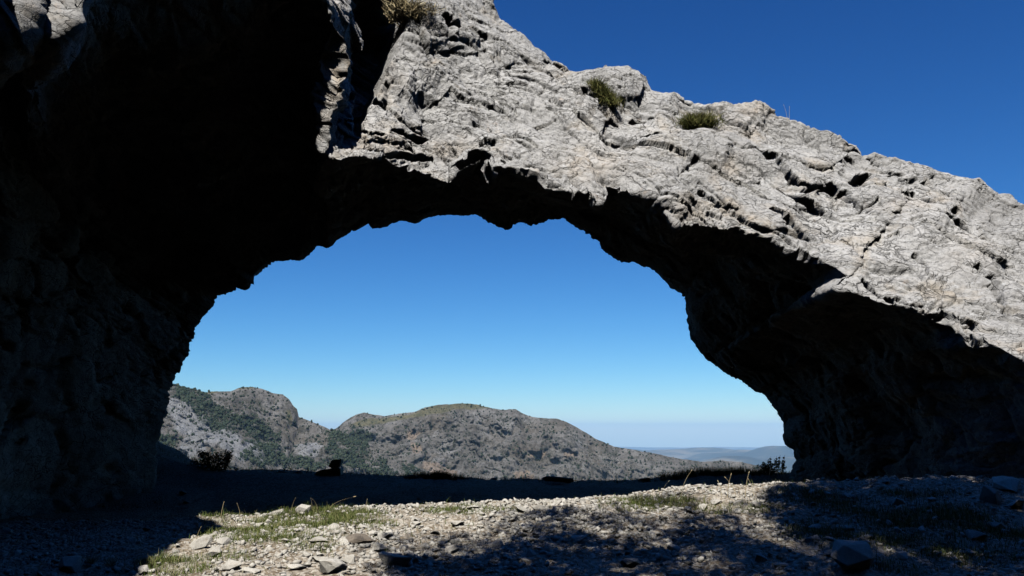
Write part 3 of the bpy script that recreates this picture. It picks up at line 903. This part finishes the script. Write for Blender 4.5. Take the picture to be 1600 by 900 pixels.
c1 = crown_for(930, 868, 10.5); c2 = crown_for(1340, 845, 11.5); c3 = crown_for(1600, 830, 10)
tree((-3.4, .2), c1, 3.1, 18000, 'oak left of the camera position, with a wide open crown', 501)
tree((4.2, 2.2), c2, 3.3, 23000, 'oak right of the camera position, with a dense crown', 502)
c4 = crown_for(1440, 787, 9.5); c5 = crown_for(1570, 784, 10)
tree((7.2, 5.2), c4, 2.6, 24000, 'oak closest to the right end of the arch, leaning over the crest', 504)
tree((10, 5.6), c5, 2.8, 24000, 'outermost oak by the added slope at the right', 505)
tree((8.6, 2.2), c3, 3.3, 23000, 'oak farther right, beside the foot of the arch', 503)

# ------------------------------------------------------------------ distance
SKY1 = [(60, 560), (200, 590), (262, 602), (275, 602), (300, 607), (322, 613), (340, 611), (360, 611), (375, 606), (395, 604), (410, 607), (425, 614), (440, 616), (452, 623), (458, 634), (464, 640), (467, 652), (480, 656), (492, 661), (510, 668), (525, 674), (560, 688), (640, 730), (760, 790), (900, 860)]
SKY2 = [(380, 740), (470, 700), (505, 680), (527, 668), (540, 657), (556, 648), (570, 645), (585, 648), (600, 650), (622, 647), (650, 643), (664, 637), (685, 632), (700, 632), (722, 630), (745, 632), (768, 638), (790, 640), (806, 639), (815, 645), (835, 652), (872, 655), (884, 659), (905, 670), (930, 685), (960, 698),
        (985, 702), (1010, 706), (1035, 711), (1060, 716), (1095, 722), (1130, 719), (1160, 722), (1190, 730), (1240, 744), (1320, 770), (1500, 820)]


def blobf(px, py, lst):
    w = np.zeros_like(px)
    for a, b, c, d, ang in lst:
        ca, sa = math.cos(math.radians(ang)), math.sin(math.radians(ang))
        u = ((px - a) * ca + (py - b) * sa) / c; v = (-(px - a) * sa + (py - b) * ca) / d
        w = np.maximum(w, np.clip((1.3 - u * u - v * v) * 2.2, 0, 1))
    return w


FOREST = [(330, 640, 75, 13, 28), (410, 680, 45, 17, 45), (300, 615, 32, 7, 20), (430, 715, 60, 12, 5), (545, 705, 40, 25, 35), (580, 728, 40, 14, 25), (255, 690, 20, 12, 0), (560, 680, 18, 12, 0), (480, 722, 40, 9, 0), (330, 655, 40, 12, 40), (640, 735, 14, 10, 0)]
PALE = [(300, 660, 48, 22, 35), (300, 700, 18, 20, 80), (390, 705, 30, 14, 0), (355, 685, 26, 14, 30), (480, 700, 18, 10, 0), (610, 640, 10, 5, 0)]
BUFF = [(645, 680, 8, 9, 60), (842, 710, 6, 12, 80), (889, 712, 4, 14, 85), (680, 730, 20, 8, 20), (820, 742, 14, 6, 10), (700, 738, 16, 6, 0), (650, 700, 10, 8, 60)]
MEADOW = [(600, 656, 50, 5, -8), (690, 640, 50, 6, -12), (740, 636, 40, 4, 0), (330, 612, 26, 3, 0), (455, 650, 7, 12, 10), (380, 606, 12, 3, 0)]


def mountain(sky, Y0, slope, seed, nx, ny, back):
    sk = np.array(sky, float)
    pxs = np.linspace(sk[0, 0], sk[-1, 0], nx)
    pys = np.interp(pxs, sk[:, 0], sk[:, 1])
    Yr = Y0 + 90 * noise(np.stack([pxs, pxs * 0, pxs * 0], -1), .006, seed)
    R = U(pxs, pys, Yr)
    s = np.concatenate([-np.linspace(1, 0, back) [:-1] ** 1.0, np.linspace(0, 1, ny) ** 1.25])
    Pm = np.zeros((nx, len(s), 3))
    run = np.where(s < 0, -s * -600, s * 760)           # towards the camera
    drop = np.where(s < 0, -s * 330, slope(np.clip(s, 0, 1)))
    Pm[:, :, 1] = R[:, None, 1] - run[None]
    Pm[:, :, 0] = R[:, None, 0] * (1 - run[None] / Y0 * .55)
    Pm[:, :, 2] = R[:, None, 2] - drop[None]
    Pf = Pm.reshape(-1, 3)
    S_ = np.tile(s, nx)
    amp = np.clip(np.abs(S_) * 7, 0, 1)
    d = 62 * fbm(Pf, .0042, 7, seed, .6) * amp
    rd = 26 * (np.abs(fbm(Pf * np.array([1, .5, .35]), .014, 4, seed + 9)) - .3) * np.clip(np.abs(S_) * 14, .05, 1)
    Pf[:, 1] -= d + rd
    Pf[:, 2] += .25 * d + (1.8 + 5 * np.clip(np.abs(S_) * 10, 0, 1)) * fbm(Pf, .03, 4, seed + 20)
    q, e, r_ = facets(Pf * np.array([.02, .02, .011]), seed)
    Pf[:, 1] -= 14 * (q + r_ - .5) * np.clip(np.abs(S_) * 10, .06, 1)
    Pf.reshape(nx, len(s), 3)[:, 0, 2] = -1250; Pf.reshape(nx, len(s), 3)[:, -1, 2] = -1250
    o = mesh_obj('mountain', Pf, grid_faces(nx, len(s)), MOUNT, smooth=False)
    px, py = PX(Pf)
    wob = 9 * fbm(Pf, .012, 4, seed + 30, .65); wob2 = 9 * fbm(Pf, .012, 4, seed + 34, .65)
    fo = blobf(px + wob, py + wob2, FOREST) * np.clip(.8 + .9 * fbm(Pf, .016, 3, seed + 50), .1, 1); front = (S_ >= -.05)
    attr(o, 'forest', fo * front); attr(o, 'pale', blobf(px + wob, py + wob2, PALE) * .9 * front)
    attr(o, 'buff', blobf(px + wob * .6, py + wob2 * .6, BUFF) * .75 * front); attr(o, 'meadow', blobf(px + wob, py + wob2 * .3, MEADOW) * .85 * front)
    kind(o, 'structure')
    return Pf.reshape(nx, len(s), 3)[:, back - 1:-2], fo.reshape(nx, len(s))[:, back - 1:-2], blobf(px, py, PALE).reshape(nx, len(s))[:, back - 1:-2]


M1 = mountain(SKY1, 2250, lambda s: 330 * s ** .85, 3, 620, 190, 20)
M2 = mountain(SKY2, 2750, lambda s: 330 * s ** .8, 5, 800, 190, 20)

# scrub and forest on the far slopes: one mass
ico = bmesh.new(); bmesh.ops.create_icosphere(ico, subdivisions=1, radius=1)
ico.verts.ensure_lookup_table(); ico.verts.index_update()
IV = np.array([v.co[:] for v in ico.verts]); IF = np.array([[v.index for v in f.verts] for f in ico.faces]); ico.free()
parts = []
for (G, fo, pa), cnt, sd in ((M1, 15000, 1), (M2, 18000, 2)):
    r = np.random.default_rng(sd)
    i = r.integers(0, G.shape[0] - 1, cnt * 5); j = r.integers(0, G.shape[1] - 1, cnt * 5)
    p = G[i, j] + (G[i + 1, j + 1] - G[i, j]) * r.random((cnt * 5, 1))
    px, py = PX(p)
    prob = .10 + .85 * fo[i, j] + .28 * np.clip(fbm(p, .014, 3, 77) * 1.6 - .25, 0, 1)
    prob *= (py < 760) & (px > 225) & (px < 1260)
    k = np.where(r.random(len(p)) < prob)[0][:cnt]
    for q in k:
        s = (.9 + 2.4 * r.random() ** 3) * (1.1 + .45 * fo[i[q], j[q]])
        v = IV * np.array([1, 1, r.uniform(.8, 1.3)]) * s * (1 + .25 * r.normal(size=(len(IV), 1)))
        parts.append((v + p[q] + np.array([0, 0, s * .5]), IF, np.clip(r.random() * .8, 0, 1)))
v, f, t = merge(parts)
o = mesh_obj('woodland', v, f, FARTREE); attr(o, 'tone', t); kind(o, 'stuff')

# the far plain and its low hills
pxl = lines((-4000, 14000), 220, (-60000, 60000), 1.12); pyl = lines((9000, 30000), 200, (-6000, 60000), 1.06)
A, B = np.meshgrid(pxl, pyl, indexing='ij')
Pp = np.stack([A.ravel(), B.ravel(), np.zeros(A.size)], -1)
hz = -1150 + 120 * fbm(Pp, 1 / 5200, 4, 15) + 300 * np.clip(.25 + noise(Pp, 1 / 6000, 16), 0, 1) * np.exp(-((Pp[:, 1] - 19000) / 8000) ** 2)
bp = U(1232, 700, 17500)
hz += 260 * np.exp(-((Pp[:, 0] - bp[0]) / 1300) ** 2 - ((Pp[:, 1] - 17500) / 1800) ** 2) + 330 * np.exp(-((Pp[:, 0] - 2900) / 1500) ** 2 - ((Pp[:, 1] - 21000) / 2000) ** 2) + 300 * np.exp(-((Pp[:, 0] - 5200) / 2200) ** 2 - ((Pp[:, 1] - 24000) / 2000) ** 2)
hill = np.full(len(Pp), -9999.)
for hx, hy, hd, wx in ((975, 703, 26000, 3200), (1085, 700, 27000, 4200), (1160, 703, 25000, 2600), (1216, 698, 23000, 1700), (880, 702, 27000, 4000), (1330, 698, 24000, 3500), (620, 703, 26000, 5000), (300, 701, 26000, 5000), (1010, 712, 19000, 2600), (1140, 714, 17500, 1600), (1240, 713, 18000, 1500)):
    q = U(hx, hy, hd)
    e = np.exp(-((Pp[:, 0] - q[0]) / wx) ** 2 - ((Pp[:, 1] - hd) / 2200) ** 2)
    hill = np.maximum(hill, -1200 + (q[2] + 1200) * e + 90 * e * fbm(Pp, 1 / 2200, 4, 18))
hz = np.maximum(-1150 + 60 * fbm(Pp, 1 / 5200, 4, 15), hill)
hz = np.where(Pp[:, 1] < 3000, np.minimum(hz, -1200), hz)
Pp[:, 2] = hz
pl_ = mesh_obj('plain', Pp, grid_faces(len(pxl), len(pyl)), PLAIN, smooth=True); kind(pl_, 'structure')

# ------------------------------------------------------------------ haze
HD = 2.3e-5
hm = bpy.data.materials.new('haze_air'); hm.use_nodes = True; hm.node_tree.nodes.clear()
ho = hm.node_tree.nodes.new('ShaderNodeOutputMaterial'); hv = hm.node_tree.nodes.new('ShaderNodeVolumePrincipled')
hv.inputs['Density'].default_value = HD; hv.inputs['Color'].default_value = (.47, .74, 1.0, 1); hv.inputs['Anisotropy'].default_value = -.38
hm.node_tree.links.new(hv.outputs[0], ho.inputs['Volume'])
x0, x1, y0, y1, z0, z1 = -61000, 61000, -6500, 61000, -1600, 420
bv = [(x, y, z) for x in (x0, x1) for y in (y0, y1) for z in (z0, z1)]
bf = [[0, 1, 3, 2], [4, 6, 7, 5], [0, 4, 5, 1], [2, 3, 7, 6], [0, 2, 6, 4], [1, 5, 7, 3]]
hz_o = mesh_obj('haze', bv, np.array(bf), hm); kind(hz_o, 'stuff')

# ------------------------------------------------------------------ light, sky, camera
w = bpy.data.worlds.new('World'); SC.world = w; w.use_nodes = True
nt = w.node_tree; nt.nodes.clear()
wo = nt.nodes.new('ShaderNodeOutputWorld'); bg = nt.nodes.new('ShaderNodeBackground'); sk = nt.nodes.new('ShaderNodeTexSky')
sk.sky_type = 'NISHITA'; sk.sun_disc = False
sk.sun_elevation = SUN_EL; sk.sun_rotation = math.atan2(SUN[0], SUN[1])
sk.altitude = 1300; sk.air_density = 1.0; sk.dust_density = .1; sk.ozone_density = 6.0
bg.inputs[1].default_value = .06
sp = nt.nodes.new('ShaderNodeSeparateColor'); cb = nt.nodes.new('ShaderNodeCombineColor')
nt.links.new(sk.outputs[0], sp.inputs[0])
for k, (g_, t_) in enumerate(((1.75, .285), (1.37, .695), (1.12, 1.29))):      # a phone's saturated blue
    pw = nt.nodes.new('ShaderNodeMath'); pw.operation = 'POWER'; pw.inputs[1].default_value = g_
    ml = nt.nodes.new('ShaderNodeMath'); ml.operation = 'MULTIPLY'; ml.inputs[1].default_value = t_
    nt.links.new(sp.outputs[k], pw.inputs[0]); nt.links.new(pw.outputs[0], ml.inputs[0]); nt.links.new(ml.outputs[0], cb.inputs[k])
nt.links.new(cb.outputs[0], bg.inputs[0]); nt.links.new(bg.outputs[0], wo.inputs[0])
sl = bpy.data.lights.new('sun', 'SUN'); sl.energy = 5.0; sl.angle = math.radians(.53); sl.color = (1, .98, .945)
so = bpy.data.objects.new('sun', sl); COL.objects.link(so)
so.rotation_euler = Vector(SUN).to_track_quat('Z', 'Y').to_euler(); so.location = tuple(SUN * 60)

cam = bpy.data.cameras.new('camera'); cam.sensor_width = 36; cam.lens = F / 1600 * 36
cam.clip_start = .05; cam.clip_end = 150000
co = bpy.data.objects.new('camera', cam); COL.objects.link(co)
co.rotation_euler = (math.pi / 2 + TH, 0, 0); SC.camera = co

SC.view_settings.view_transform = 'Standard'; SC.view_settings.look = 'None'
SC.view_settings.exposure = 0.2; SC.view_settings.gamma = 1.0; SC.view_settings.use_curve_mapping = False
cy = SC.cycles
cy.max_bounces = 4; cy.diffuse_bounces = 0; cy.glossy_bounces = 1; cy.transmission_bounces = 0; cy.volume_bounces = 0; cy.transparent_max_bounces = 4
cy.use_denoising = True
